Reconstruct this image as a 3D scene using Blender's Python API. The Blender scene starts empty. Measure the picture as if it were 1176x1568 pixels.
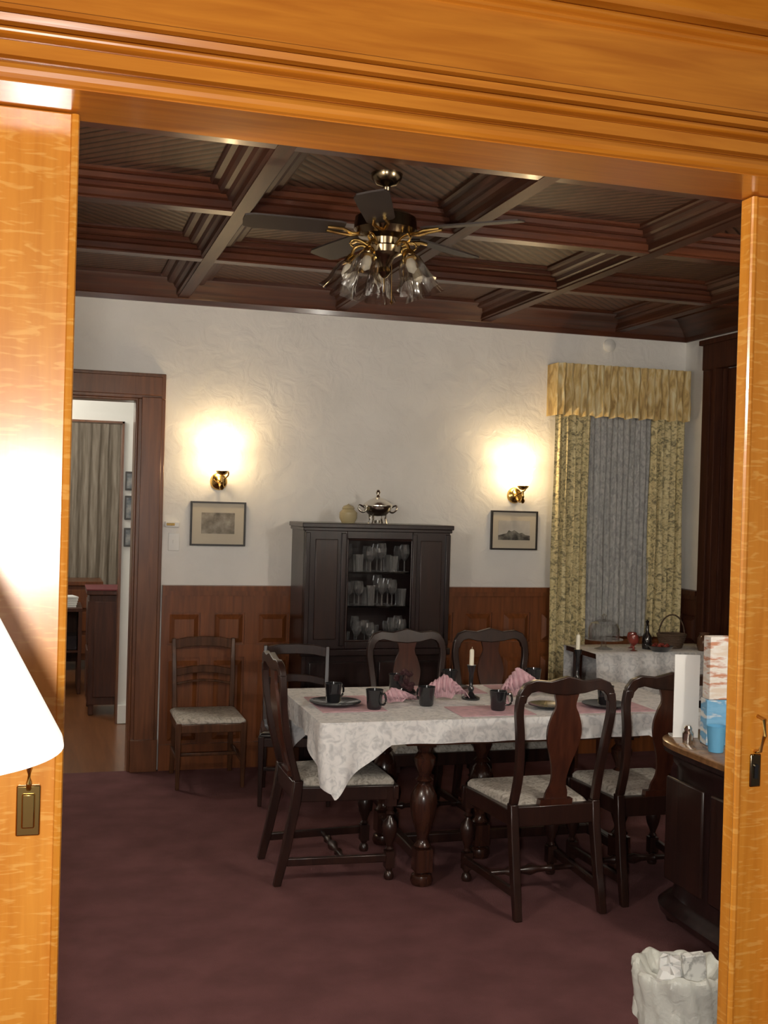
import bpy, bmesh, math, random
from mathutils import Vector, Matrix
random.seed(4)
sc = bpy.context.scene
COL = sc.collection
pi = math.pi

# ------------------------------------------------------------------ mesh kit
class MB:
    def __init__(s): s.v=[]; s.f=[]
    def add(s,v,f,T=None,fn=None):
        o=len(s.v)
        for p in v:
            if fn: p=fn(p)
            p=Vector(p)
            if T is not None: p=T@p
            s.v.append(tuple(p))
        s.f += [tuple(i+o for i in q) for q in f]
        return s
    def box(s,x0,x1,y0,y1,z0,z1,T=None,fn=None):
        v=[(x0,y0,z0),(x1,y0,z0),(x1,y1,z0),(x0,y1,z0),(x0,y0,z1),(x1,y0,z1),(x1,y1,z1),(x0,y1,z1)]
        f=[(0,3,2,1),(4,5,6,7),(0,1,5,4),(1,2,6,5),(2,3,7,6),(3,0,4,7)]
        return s.add(v,f,T,fn)
    def lathe(s,prof,loc=(0,0,0),seg=20,T=None,fn=None,cap=True,rmod=None):
        v=[];f=[];n=len(prof)
        for r,z in prof:
            for k in range(seg):
                a=2*pi*k/seg
                rr=r*(rmod(a,z) if rmod else 1)
                v.append((loc[0]+rr*math.cos(a),loc[1]+rr*math.sin(a),loc[2]+z))
        for i in range(n-1):
            for k in range(seg):
                k2=(k+1)%seg
                f.append((i*seg+k,i*seg+k2,(i+1)*seg+k2,(i+1)*seg+k))
        if cap:
            if prof[0][0]>1e-5: f.append(tuple(reversed(range(seg))))
            if prof[-1][0]>1e-5: f.append(tuple((n-1)*seg+k for k in range(seg)))
        return s.add(v,f,T,fn)
    def loft(s,secs,T=None,fn=None,cap=True,closed=True):
        m=len(secs[0]);v=[p for q in secs for p in q];f=[]
        for i in range(len(secs)-1):
            for k in range(m if closed else m-1):
                k2=(k+1)%m
                f.append((i*m+k,i*m+k2,(i+1)*m+k2,(i+1)*m+k))
        if cap and closed:
            f.append(tuple(reversed(range(m)))); f.append(tuple((len(secs)-1)*m+k for k in range(m)))
        return s.add(v,f,T,fn)
    def post(s,pts,T=None,fn=None):
        secs=[]
        for x,y,z,w,d in pts:
            secs.append([(x-w/2,y-d/2,z),(x+w/2,y-d/2,z),(x+w/2,y+d/2,z),(x-w/2,y+d/2,z)])
        return s.loft(secs,T,fn)
    def prism(s,out,y0,y1,T=None,fn=None):
        n=len(out)
        v=[(x,y0,z) for x,z in out]+[(x,y1,z) for x,z in out]
        f=[tuple(range(n)),tuple(reversed(range(n,2*n)))]
        for k in range(n):
            k2=(k+1)%n; f.append((k,k+n,k2+n,k2))
        return s.add(v,f,T,fn)
    def strip(s,L,R,y0,y1,T=None,fn=None):
        secs=[]
        for (xa,za),(xb,zb) in zip(L,R):
            secs.append([(xa,y0,za),(xb,y0,zb),(xb,y1,zb),(xa,y1,za)])
        return s.loft(secs,T,fn)
    def tube(s,pts,r,seg=8,T=None,fn=None):
        pts=[Vector(p) for p in pts]; secs=[]
        up=Vector((0,0,1))
        for i,p in enumerate(pts):
            d=(pts[min(i+1,len(pts)-1)]-pts[max(i-1,0)]).normalized()
            ref=up if abs(d.dot(up))<.95 else Vector((1,0,0))
            a=d.cross(ref).normalized(); b=d.cross(a)
            rr=r[i] if isinstance(r,(list,tuple)) else r
            secs.append([tuple(p+a*rr*math.cos(2*pi*k/seg)+b*rr*math.sin(2*pi*k/seg)) for k in range(seg)])
        return s.loft(secs,T,fn)
    def obj(s,name,mat,parent=None,bevel=0,smooth=40,sub=0,solid=0):
        me=bpy.data.meshes.new(name); me.from_pydata(s.v,[],s.f)
        bm=bmesh.new(); bm.from_mesh(me)
        bmesh.ops.recalc_face_normals(bm,faces=bm.faces)
        lim=math.radians(smooth)
        for e in bm.edges:
            e.smooth = not (len(e.link_faces)==2 and e.calc_face_angle(0)>lim)
        for f in bm.faces: f.smooth=True
        bm.to_mesh(me); bm.free()
        o=bpy.data.objects.new(name,me); COL.objects.link(o)
        if mat: me.materials.append(mat)
        if parent: o.parent=parent
        if solid:
            m=o.modifiers.new('s','SOLIDIFY'); m.thickness=solid; m.offset=0
        if bevel:
            m=o.modifiers.new('b','BEVEL'); m.width=bevel; m.segments=2; m.limit_method='ANGLE'; m.angle_limit=math.radians(40)
        if sub:
            m=o.modifiers.new('u','SUBSURF'); m.levels=sub; m.render_levels=sub
        return o
def group(name,loc=(0,0,0),rz=0):
    e=bpy.data.objects.new(name,None); COL.objects.link(e)
    e.location=loc; e.rotation_euler=(0,0,rz); e.empty_display_size=.1
    return e

# ------------------------------------------------------------------ materials
def base(name):
    m=bpy.data.materials.new(name); m.use_nodes=True
    nt=m.node_tree; b=nt.nodes['Principled BSDF']
    return m,nt,b
def plain(name,c,rough=.5,metal=0,em=None,es=0,coat=0,spec=.5,noise=0,nscale=8,bump=0,bscale=60):
    m,nt,b=base(name)
    b.inputs['Base Color'].default_value=(*c,1); b.inputs['Roughness'].default_value=rough
    b.inputs['Metallic'].default_value=metal; b.inputs['Coat Weight'].default_value=coat
    b.inputs['Specular IOR Level'].default_value=spec
    if em: b.inputs['Emission Color'].default_value=(*em,1); b.inputs['Emission Strength'].default_value=es
    tc=nt.nodes.new('ShaderNodeTexCoord')
    if noise:
        n=nt.nodes.new('ShaderNodeTexNoise'); n.inputs['Scale'].default_value=nscale; n.inputs['Detail'].default_value=5
        nt.links.new(tc.outputs['Object'],n.inputs['Vector'])
        r=nt.nodes.new('ShaderNodeValToRGB')
        r.color_ramp.elements[0].color=(*[x*(1-noise) for x in c],1); r.color_ramp.elements[1].color=(*[min(1,x*(1+noise)) for x in c],1)
        r.color_ramp.elements[0].position=.35; r.color_ramp.elements[1].position=.65
        nt.links.new(n.outputs['Fac'],r.inputs['Fac']); nt.links.new(r.outputs['Color'],b.inputs['Base Color'])
    if bump:
        n2=nt.nodes.new('ShaderNodeTexNoise'); n2.inputs['Scale'].default_value=bscale; n2.inputs['Detail'].default_value=6
        n2.inputs['Distortion'].default_value=.8
        nt.links.new(tc.outputs['Object'],n2.inputs['Vector'])
        bp=nt.nodes.new('ShaderNodeBump'); bp.inputs['Strength'].default_value=bump; bp.inputs['Distance'].default_value=.01
        nt.links.new(n2.outputs['Fac'],bp.inputs['Height']); nt.links.new(bp.outputs['Normal'],b.inputs['Normal'])
    return m
def wood(name,c1,c2,rough=.3,axis='Z',fine=28,coat=0,fleck=None,beads=None,bump=.08,cr=.12,spec=.5):
    m,nt,b=base(name); L=nt.links
    tc=nt.nodes.new('ShaderNodeTexCoord'); mp=nt.nodes.new('ShaderNodeMapping')
    s=[fine,fine,fine]; s['XYZ'.index(axis)]=fine/14
    mp.inputs['Scale'].default_value=s
    L.new(tc.outputs['Object'],mp.inputs['Vector'])
    n=nt.nodes.new('ShaderNodeTexNoise'); n.inputs['Scale'].default_value=1; n.inputs['Detail'].default_value=6; n.inputs['Distortion'].default_value=.6
    L.new(mp.outputs['Vector'],n.inputs['Vector'])
    r=nt.nodes.new('ShaderNodeValToRGB'); r.color_ramp.elements[0].position=.3; r.color_ramp.elements[1].position=.7
    r.color_ramp.elements[0].color=(*c1,1); r.color_ramp.elements[1].color=(*c2,1)
    L.new(n.outputs['Fac'],r.inputs['Fac']); out=r.outputs['Color']; hgt=n.outputs['Fac']
    if fleck:
        mp2=nt.nodes.new('ShaderNodeMapping'); s2=[18,18,18]; s2['XYZ'.index(axis)]=95
        mp2.inputs['Scale'].default_value=s2
        mp2.inputs['Rotation'].default_value=(0,.35 if axis=='Z' else .0,0)
        L.new(tc.outputs['Object'],mp2.inputs['Vector'])
        n2=nt.nodes.new('ShaderNodeTexNoise'); n2.inputs['Scale'].default_value=1; n2.inputs['Detail'].default_value=1.5; n2.inputs['Distortion'].default_value=1.0
        L.new(mp2.outputs['Vector'],n2.inputs['Vector'])
        r2=nt.nodes.new('ShaderNodeValToRGB'); r2.color_ramp.elements[0].position=.54; r2.color_ramp.elements[1].position=.66
        L.new(n2.outputs['Fac'],r2.inputs['Fac'])
        mx=nt.nodes.new('ShaderNodeMixRGB'); mx.inputs['Color2'].default_value=(*fleck,1)
        ml=nt.nodes.new('ShaderNodeMath'); ml.operation='MULTIPLY'; ml.inputs[1].default_value=.30
        L.new(r2.outputs['Color'],ml.inputs[0]); L.new(ml.outputs[0],mx.inputs['Fac']); L.new(out,mx.inputs['Color1']); out=mx.outputs['Color']
    if beads is not None:
        mp3=nt.nodes.new('ShaderNodeMapping'); mp3.inputs['Rotation'].default_value=(0,0,beads)
        L.new(tc.outputs['Object'],mp3.inputs['Vector'])
        w=nt.nodes.new('ShaderNodeTexWave'); w.inputs['Scale'].default_value=6.5; w.inputs['Distortion'].default_value=0
        L.new(mp3.outputs['Vector'],w.inputs['Vector'])
        r3=nt.nodes.new('ShaderNodeValToRGB'); r3.color_ramp.elements[0].position=.0; r3.color_ramp.elements[1].position=.25
        r3.color_ramp.elements[0].color=(.15,.15,.15,1)
        L.new(w.outputs['Fac'],r3.inputs['Fac'])
        mx=nt.nodes.new('ShaderNodeMixRGB'); mx.blend_type='MULTIPLY'; mx.inputs['Fac'].default_value=1
        L.new(out,mx.inputs['Color1']); L.new(r3.outputs['Color'],mx.inputs['Color2']); out=mx.outputs['Color']
        hgt=w.outputs['Fac']; bump=.35
    L.new(out,b.inputs['Base Color'])
    bp=nt.nodes.new('ShaderNodeBump'); bp.inputs['Strength'].default_value=bump; bp.inputs['Distance'].default_value=.004
    L.new(hgt,bp.inputs['Height']); L.new(bp.outputs['Normal'],b.inputs['Normal'])
    b.inputs['Roughness'].default_value=rough; b.inputs['Coat Weight'].default_value=coat; b.inputs['Coat Roughness'].default_value=cr
    b.inputs['Specular IOR Level'].default_value=spec
    return m
def spots(name,stops,scale=20,kind='noise',rough=.8,mapscale=(1,1,1),dist=0,bump=0):
    m,nt,b=base(name); L=nt.links
    tc=nt.nodes.new('ShaderNodeTexCoord'); mp=nt.nodes.new('ShaderNodeMapping'); mp.inputs['Scale'].default_value=mapscale
    L.new(tc.outputs['Object'],mp.inputs['Vector'])
    if kind=='noise':
        n=nt.nodes.new('ShaderNodeTexNoise'); n.inputs['Scale'].default_value=scale; n.inputs['Detail'].default_value=4; n.inputs['Distortion'].default_value=dist; o='Fac'
    else:
        n=nt.nodes.new('ShaderNodeTexVoronoi'); n.inputs['Scale'].default_value=scale; o='Distance'
    L.new(mp.outputs['Vector'],n.inputs['Vector'])
    r=nt.nodes.new('ShaderNodeValToRGB'); cr=r.color_ramp
    cr.elements[0].position=stops[0][0]; cr.elements[0].color=(*stops[0][1],1)
    cr.elements[1].position=stops[-1][0]; cr.elements[1].color=(*stops[-1][1],1)
    for p,c in stops[1:-1]:
        e=cr.elements.new(p); e.color=(*c,1)
    L.new(n.outputs[o],r.inputs['Fac']); L.new(r.outputs['Color'],b.inputs['Base Color'])
    b.inputs['Roughness'].default_value=rough
    if bump:
        bp=nt.nodes.new('ShaderNodeBump'); bp.inputs['Strength'].default_value=bump; bp.inputs['Distance'].default_value=.01
        L.new(n.outputs[o],bp.inputs['Height']); L.new(bp.outputs['Normal'],b.inputs['Normal'])
    return m
def glassy(name,tint=(1,1,1),fac=.22,em=None,es=0,rough=.04,diff=0):
    m=bpy.data.materials.new(name); m.use_nodes=True; nt=m.node_tree; nt.nodes.clear(); L=nt.links
    o=nt.nodes.new('ShaderNodeOutputMaterial'); t=nt.nodes.new('ShaderNodeBsdfTransparent'); t.inputs['Color'].default_value=(*tint,1)
    if em:
        g=nt.nodes.new('ShaderNodeEmission'); g.inputs['Color'].default_value=(*em,1); g.inputs['Strength'].default_value=es
    else:
        g=nt.nodes.new('ShaderNodeBsdfGlossy'); g.inputs['Roughness'].default_value=rough
    mx=nt.nodes.new('ShaderNodeMixShader')
    if em: mx.inputs['Fac'].default_value=fac
    else:
        lw=nt.nodes.new('ShaderNodeLayerWeight'); lw.inputs['Blend'].default_value=fac
        L.new(lw.outputs['Facing'],mx.inputs['Fac'])
    L.new(t.outputs[0],mx.inputs[1]); L.new(g.outputs[0],mx.inputs[2]); res=mx.outputs[0]
    if diff:
        d=nt.nodes.new('ShaderNodeBsdfDiffuse'); d.inputs['Color'].default_value=(.8,.8,.8,1)
        m2=nt.nodes.new('ShaderNodeMixShader'); m2.inputs['Fac'].default_value=diff
        L.new(res,m2.inputs[1]); L.new(d.outputs[0],m2.inputs[2]); res=m2.outputs[0]
    L.new(res,o.inputs[0])
    return m

oakV=wood('oak_vertical',(.62,.215,.016),(.76,.30,.032),.3,'Z',40,1,fleck=(1.0,.60,.16),cr=.16)
oakH=wood('oak_horizontal',(.50,.150,.009),(.68,.24,.020),.3,'X',40,.8,cr=.14)
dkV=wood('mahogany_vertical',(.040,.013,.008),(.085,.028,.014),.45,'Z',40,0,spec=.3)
dkH=wood('mahogany_horizontal',(.045,.015,.009),(.09,.03,.015),.25,'X',40,.2)
chairW=wood('chair_wood',(.014,.006,.005),(.032,.012,.008),.3,'Z',40,.2)
splatW=wood('splat_wood',(.035,.010,.006),(.075,.022,.011),.28,'Z',40,.3)
legW=wood('table_leg_wood',(.024,.008,.006),(.05,.017,.009),.25,'Z',40,.3)
blackW=wood('cabinet_wood',(.010,.005,.005),(.024,.010,.009),.3,'Z',40,.2)
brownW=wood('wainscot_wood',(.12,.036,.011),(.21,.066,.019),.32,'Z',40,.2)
ceilW=wood('ceiling_wood',(.040,.011,.006),(.088,.026,.010),.32,'X',30,.12,spec=.35)
ceilWY=wood('beam_wood',(.032,.011,.006),(.068,.023,.011),.45,'Y',30,0,spec=.2)
bead1=wood('beadboard_a',(.06,.027,.014),(.11,.048,.025),.5,'X',20,0,beads=pi/4,spec=.25)
bead2=wood('beadboard_b',(.06,.027,.014),(.11,.048,.025),.5,'Y',20,0,beads=-pi/4,spec=.25)
floorW=wood('hall_floor_wood',(.14,.050,.018),(.22,.085,.03),.3,'Y',25,.3)
plaster=plain('trowelled_plaster',(.80,.785,.75),.7,noise=.04,nscale=3,bump=.9,bscale=8)
white=plain('white_paint',(.75,.75,.72),.5)
carpet=plain('carpet',(.165,.074,.074),.95,noise=.14,nscale=5,bump=.6,bscale=300,spec=.1)
brass=plain('brass',(.55,.36,.12),.22,1)
bronze=plain('antique_bronze',(.20,.15,.09),.22,1)
silver=plain('silver',(.75,.72,.66),.18,1)
black=plain('black_glaze',(.012,.012,.014),.15,coat=.5)
frameB=plain('frame_black',(.02,.016,.014),.35)
clothM=spots('damask_cloth',[(.3,(.55,.55,.55)),(.46,(.70,.70,.70)),(.52,(.80,.79,.78)),(.75,(.86,.85,.84))],26,'noise',.75,dist=1.5,bump=.15)
seatM=spots('seat_fabric',[(.35,(.28,.25,.21)),(.5,(.48,.44,.38)),(.7,(.60,.56,.50))],30,'noise',.9,dist=2)
pink=plain('pink_linen',(.60,.38,.42),.85,noise=.15,nscale=25)
curtM=spots('floral_curtain',[(.30,(.18,.15,.09)),(.42,(.38,.33,.19)),(.5,(.64,.54,.29)),(.7,(.78,.70,.43))],26,'noise',.9,dist=1.2,mapscale=(1,1,1.6))
valM=spots('valance_fabric',[(.3,(.36,.24,.10)),(.48,(.64,.47,.20)),(.7,(.82,.74,.48))],10,'noise',.9,mapscale=(4,1,.7),dist=1)
sheer=spots('sheer_curtain',[(.35,(.30,.30,.295)),(.55,(.43,.43,.415)),(.75,(.56,.56,.54))],26,'noise',.9,mapscale=(2,1,1),dist=1)
hallcurt=spots('hall_curtain',[(.35,(.26,.22,.17)),(.55,(.36,.31,.25)),(.75,(.45,.40,.33))],12,'noise',.9,mapscale=(4,1,.3))
glass=glassy('clear_glass',(.92,.92,.92),.35)
paneG=glassy('cabinet_pane',(.97,.97,.97),.05)
redG=plain('red_glass',(.22,.04,.03),.1,coat=.5)
wax=plain('candle_wax',(.8,.76,.62),.5)
paper=plain('white_card',(.85,.85,.83),.6)

# ------------------------------------------------------------------ room shell
XL,XR,YF,YB,ZC=-1.3,4.33,2.245,7.10,3.07
MB().box(XL-.12,XR+.12,2.2,YB,-.08,0).obj('floor',carpet)
MB().box(-2.5,4.5,-1.2,2.2,-.08,0).obj('floor_parlor',carpet)
MB().box(-2.0,2.4,YB,12.2,-.08,-.002).obj('floor_hall',floorW)
m=MB()
m.box(XL-.12,-.385,YB,YB+.12,0,3.2); m.box(-.385,.515,YB,YB+.12,2.30,3.2); m.box(.515,3.55,YB,YB+.12,0,3.2)
m.box(3.55,4.02,YB,YB+.12,0,1.16); m.box(3.55,4.02,YB,YB+.12,2.42,3.2); m.box(4.02,XR+.12,YB,YB+.12,0,3.2)
m.obj('wall_back',plaster)
m=MB(); m.box(XR,XR+.12,2.4,5.24,0,3.2); m.box(XR,XR+.12,6.64,YB,0,3.2); m.box(XR,XR+.12,5.24,6.64,2.68,3.2); m.obj('wall_right',plaster)
MB().box(XL-.12,XL,2.4,YB,0,3.2).obj('wall_left',plaster)
m=MB(); m.box(-2.5,-.12,2.25,2.4,0,3.2); m.box(1.64,4.5,2.25,2.4,0,3.2); m.box(-.12,1.64,2.25,2.4,2.52,3.2)
m.obj('wall_front',plaster)
bx=[-.24,.77,1.78,2.78,3.78]; by=[2.9,3.9,4.9,5.92]
xs=[XL]+bx+[XR]; ys=[2.4]+by+[YB]
me=bpy.data.meshes.new('ceiling'); V=[];F=[];MI=[]
ZP=ZC-.03
for i in range(len(xs)-1):
    for j in range(len(ys)-1):
        o=len(V); V+=[(xs[i],ys[j],ZP),(xs[i],ys[j+1],ZP),(xs[i+1],ys[j+1],ZP),(xs[i+1],ys[j],ZP)]
        F.append((o,o+1,o+2,o+3)); MI.append((i+j)%2)
o=len(V); V+=[(XL-.12,2.3,3.2),(XR+.12,2.3,3.2),(XR+.12,YB+.12,3.2),(XL-.12,YB+.12,3.2)]; F.append((o,o+1,o+2,o+3)); MI.append(0)
me.from_pydata(V,[],F); me.materials.append(bead1); me.materials.append(bead2)
for p,i in zip(me.polygons,MI): p.material_index=i
co=bpy.data.objects.new('ceiling',me); COL.objects.link(co)
def beam_prof(half):
    return [(-half-.11,ZC),(-half-.11,ZP-.012),(-half-.10,ZP-.018),(-half-.075,ZP-.018),(-half-.065,ZP-.036),(-half-.05,ZP-.042),(-half-.03,ZP-.042),(-half-.02,ZP-.058),(-half,ZP-.064),(-half,ZP-.092),(-half+.012,ZP-.098),(-half+.012,ZP-.105),
            (half-.012,ZP-.105),(half-.012,ZP-.098),(half,ZP-.092),(half,ZP-.064),(half+.02,ZP-.058),(half+.03,ZP-.042),(half+.05,ZP-.042),(half+.065,ZP-.036),(half+.075,ZP-.018),(half+.10,ZP-.018),(half+.11,ZP-.012),(half+.11,ZC)]
m=MB()
for x in bx:
    pr=beam_prof(.045); m.loft([[(x+a,2.4,z) for a,z in pr],[(x+a,YB,z) for a,z in pr]])
m.obj('trim_1',ceilWY,smooth=20)
m=MB()
for y in by:
    pr=beam_prof(.050); m.loft([[(XL,y+a,z+.002) for a,z in pr],[(XR,y+a,z+.002) for a,z in pr]])
m.obj('trim_2',ceilW,smooth=20)
cp=[(0,-.17),(.02,-.17),(.025,-.14),(.06,-.12),(.09,-.10),(.14,-.085),(.17,-.06),(.22,-.05),(.22,0),(0,0)]
m=MB(); m.loft([[(XL,YB-a,ZC+z) for a,z in cp],[(XR,YB-a,ZC+z) for a,z in cp]])
m.obj('trim_3',ceilW)
m=MB(); m.loft([[(XR-a,2.4,ZC+z) for a,z in cp],[(XR-a,YB,ZC+z) for a,z in cp]])
m.loft([[(XL+a,2.4,ZC+z) for a,z in cp],[(XL+a,YB,ZC+z) for a,z in cp]]); m.obj('trim_4',ceilWY)
def wains(m,x0,x1,T):
    m.box(x0,x1,-.015,0,0,1.10,T=T)
    m.box(x0,x1,-.036,0,0,.16,T=T); m.box(x0,x1,-.03,0,.70,.78,T=T); m.box(x0,x1,-.031,0,.98,1.09,T=T)
    m.box(x0,x1,-.05,0,1.09,1.12,T=T); m.box(x0,x1,-.065,0,1.12,1.152,T=T)
    n=max(1,round((x1-x0)/.27)); w=(x1-x0)/n
    for i in range(n+1):
        x=x0+i*w; a=max(x0,x-.04); b=min(x1,x+.04)
        m.box(a,b,-.0285,-.014,.15,.70,T=T); m.box(a,b,-.0285,-.014,.78,.98,T=T)
    for i in range(n):
        a=x0+i*w+.05; b=x0+(i+1)*w-.05
        for z0,z1 in((.18,.68),(.79,.97)):
            m.loft([[(a,-.014,z0),(b,-.014,z0),(b,-.014,z1),(a,-.014,z1)],[(a+.03,-.034,z0+.03),(b-.03,-.034,z0+.03),(b-.03,-.034,z1-.03),(a+.03,-.034,z1-.03)]],T=T)
Tb=Matrix.Translation((0,YB,0))
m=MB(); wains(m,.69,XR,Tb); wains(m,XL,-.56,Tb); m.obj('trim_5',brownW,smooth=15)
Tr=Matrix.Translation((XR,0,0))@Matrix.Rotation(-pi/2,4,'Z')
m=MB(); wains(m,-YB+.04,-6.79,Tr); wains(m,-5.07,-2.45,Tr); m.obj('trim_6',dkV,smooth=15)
casW=wood('casing_wood',(.10,.036,.015),(.18,.068,.027),.3,'Z',40,.3)
m=MB()
for a,b in((.515,.68),(-.55,-.385)):
    m.box(a,b,YB-.03,YB,0,2.30); m.box(a+.02,b-.02,YB-.045,YB-.02,.19,2.31); m.box(a+.001,b,YB-.056,YB,0,.2)
m.box(-.55,.68,YB-.031,YB,2.30,2.457); m.box(-.53,.66,YB-.046,YB-.02,2.32,2.437)
m.box(.50,.516,YB-.028,YB+.15,0,2.29); m.box(-.386,-.37,YB-.028,YB+.15,0,2.29); m.box(-.386,.516,YB-.028,YB+.15,2.285,2.301)
m.obj('trim_7',casW,bevel=.004)
doorD=wood('dark_door_wood',(.030,.010,.006),(.06,.02,.010),.6,'Z',40,0,spec=.1)
g=group('door_3',(XR,5.94,0))
m=MB(); m.box(-.06,-.001,.685,.84,0,2.68); m.box(-.06,-.001,-.84,-.685,0,2.68); m.box(-.061,-.001,-.85,.85,2.665,2.84); m.box(-.08,-.001,-.87,.87,2.835,2.87)
m.box(-.075,-.055,.73,.815,0.2,2.66); m.box(0,.12,.685,.699,0,2.675); m.obj('casing',doorD,g,bevel=.005)
m=MB(); m.box(.03,.07,-.695,.684,0.005,2.67)
for y0 in(-.66,.04):
    for z0,z1 in((.2,.95),(1.1,2.5)): m.box(.018,.04,y0+.08,y0+.54,z0,z1)
m.obj('leaf',doorD,g,bevel=.006)
def bead(y,z0,z1,d,n=7): 
    c=(z0+z1)/2; r=(z1-z0)/2
    return [(y-d*math.sin(pi*k/(n-1)),c-r*math.cos(pi*k/(n-1))) for k in range(n)]
hp=[(2.245,2.415),(2.075,2.415)]+bead(2.075,2.417,2.450,.016)+[(2.100,2.451),(2.100,2.462),(2.080,2.463),(2.080,2.488),(2.104,2.489),(2.104,2.499)]
hp+=bead(2.086,2.500,2.514,.009)+[(2.108,2.515),(2.108,2.523),(2.086,2.524),(2.082,2.536),(2.108,2.538),(2.108,2.547),(2.09,2.548),(2.09,2.556),(2.108,2.560),(2.108,2.69),(2.098,2.692),(2.098,2.70)]
hp+=bead(2.090,2.702,2.718,.01)+[(2.108,2.719),(2.108,2.728),(2.08,2.73),(2.078,2.745)]
hp+=[(2.07,2.755),(2.05,2.775),(2.03,2.785),(2.03,2.795),(2.01,2.80),(2.0,2.83),(2.0,2.88),(2.245,2.88)]
m=MB(); m.loft([[(-.45,y,z) for y,z in hp],[(2.0,y,z) for y,z in hp]]); m.obj('trim_8',oakH,smooth=28)
m=MB()
for a,b in((-.42,-.13),(1.63,1.92)):
    m.box(a,b,2.14,2.249,0,2.414); m.box(a+.03,b-.03,2.125,2.2,0,2.414)
m.obj('trim_9',oakV,bevel=.006)
def pocket(name,x0,x1,edge):
    g=group(name,((x0+x1)/2,2.2,0)); c=(x0+x1)/2
    m=MB(); m.box(x0-c,x1-c,0,.045,.005,2.413); m.obj('leaf',oakV,g,bevel=.003)
    s=1 if edge>c else -1; ex=edge-c
    m=MB(); m.tube([(ex-s*.004,-.002,.01),(ex-s*.004,-.002,2.41)],.008); m.obj('edge_bead',oakV,g)
    return g,c
g1,c1=pocket('door_1',-.125,.035,.035)
m=MB(); m.box(-.022-c1-.022,-.022-c1+.022,-.008,0,1.06,1.155); m.box(-.022-c1-.012,-.022-c1+.012,-.012,0,1.075,1.14); m.obj('lock_plate',brass,g1,bevel=.003)
m=MB(); m.tube([(-.022-c1,-.012,1.15),(-.022-c1,-.03,1.165),(-.022-c1,-.03,1.19),(-.022-c1,-.012,1.2)],.005); m.obj('pull_ring',brass,g1)
g2,c2=pocket('door_2',1.50,1.625,1.50)
m=MB(); m.box(1.535-c2,1.563-c2,-.006,0,1.08,1.155); m.obj('lock_plate',bronze,g2,bevel=.003)
m=MB(); m.box(1.545-c2,1.553-c2,-.009,0,1.10,1.125); m.lathe([(.005,0),(.005,.004)],T=Matrix.Translation((1.549-c2,-.006,1.128))@Matrix.Rotation(pi/2,4,'X'),seg=12); m.obj('keyhole',black,g2)
m=MB(); m.tube([(1.549-c2,0,1.16),(1.547-c2,-.022,1.165),(1.552-c2,-.03,1.20),(1.556-c2,-.022,1.235),(1.554-c2,0,1.24)],.0045); m.obj('pull_handle',brass,g2)

# ------------------------------------------------------------------ hall beyond door
m=MB()
m.box(.53,2.4,8.6,8.72,0,3.1); m.box(-2.0,-.6,8.6,8.72,0,3.1); m.box(-.6,.53,8.6,8.72,2.25,3.1); m.obj('wall_hall',white)
m=MB(); m.box(-2.0,2.4,12.1,12.2,0,3.1); m.box(-2.1,-2.0,7.2,12.2,0,3.1); m.box(2.4,2.5,7.2,12.2,0,3.1); m.obj('wall_far',white)
MB().box(-2.1,2.5,7.22,12.2,3.1,3.2).obj('ceiling_hall',white)
m=MB(); m.box(.515,.53,8.58,8.74,0,2.25); m.box(-.6,-.585,8.58,8.74,0,2.25); m.box(-.6,.53,8.58,8.74,2.235,2.25); m.obj('trim_10',casW)
MB().box(.53,.90,8.575,8.6,0,.14).obj('baseboard_hall',white,bevel=.004)
def curtain(name,x0,x1,y,z0,z1,n,amp,mat,parent=None,seed=0,rows=10,flare=0,hem=0):
    N=n*10; V=[];F=[]; rnd=random.Random(seed); ph=[rnd.uniform(.6,1.4) for _ in range(n+2)]
    for j in range(rows+1):
        t=j/rows; z=z1+(z0-z1)*t
        for i in range(N+1):
            u=i/N; a=amp*(.5+.5*t)*ph[int(u*n)]
            V.append((x0+(x1-x0)*u+flare*t*(u-.5)+.004*math.sin(9*t+u*20), y+a*math.sin(2*pi*n*u)*1.0+.3*a*math.sin(2*pi*n*u*2.3+t*3), z+hem*t*math.sin(2*pi*n*u*.5+1)))
    for j in range(rows):
        for i in range(N):
            o=j*(N+1)+i; F.append((o,o+1,o+N+2,o+N+1))
    m=MB(); m.add(V,F); return m.obj(name,mat,parent,smooth=180)
g=group('window_2',(.2,12.1,0))
m=MB(); m.box(-.72,.72,-.04,0,.85,.95); m.box(-.72,-.64,-.04,0,.95,2.42); m.box(.64,.72,-.04,0,.95,2.42); m.box(-.75,.75,-.05,0,2.42,2.52); m.obj('casing',casW,g)
curtain('curtain',-.7,.7,-.12,.75,2.44,14,.025,hallcurt,g,3)
g=group('dresser',(.0,11.5,0))
m=MB(); m.box(-.5,.5,-.25,.25,.1,.82); m.box(-.53,.53,-.28,.27,.82,.86)
for a in(-.46,.42):
    for b in(-.23,.19): m.box(a,a+.04,b,b+.04,0,.1)
for z in(.16,.38,.6): m.box(-.46,.46,-.27,-.24,z,z+.18)
m.obj('body',brownW,g,bevel=.006)
m=MB()
for z in(.25,.47,.69):
    for x in(-.25,.25): m.lathe([(.0,-.02),(.018,-.015),(.012,0)],T=Matrix.Translation((x,-.275,z))@Matrix.Rotation(-pi/2,4,'X'),seg=10)
m.obj('knobs',brass,g)
g=group('console_cabinet',(.47,9.15,0))
m=MB(); m.box(-.15,.25,-.22,.22,.08,.93); m.box(-.17,.27,-.25,.24,.93,.965)
for a in(-.14,.20):
    for b in(-.21,.17): m.box(a,a+.04,b,b+.04,0,.08)
for z0,z1 in((.14,.5),(.54,.88)): m.box(-.158,-.145,-.18,.18,z0,z1)
m.box(-.11,.21,-.235,-.215,.14,.88); m.obj('carcass',dkV,g,bevel=.005)
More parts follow.
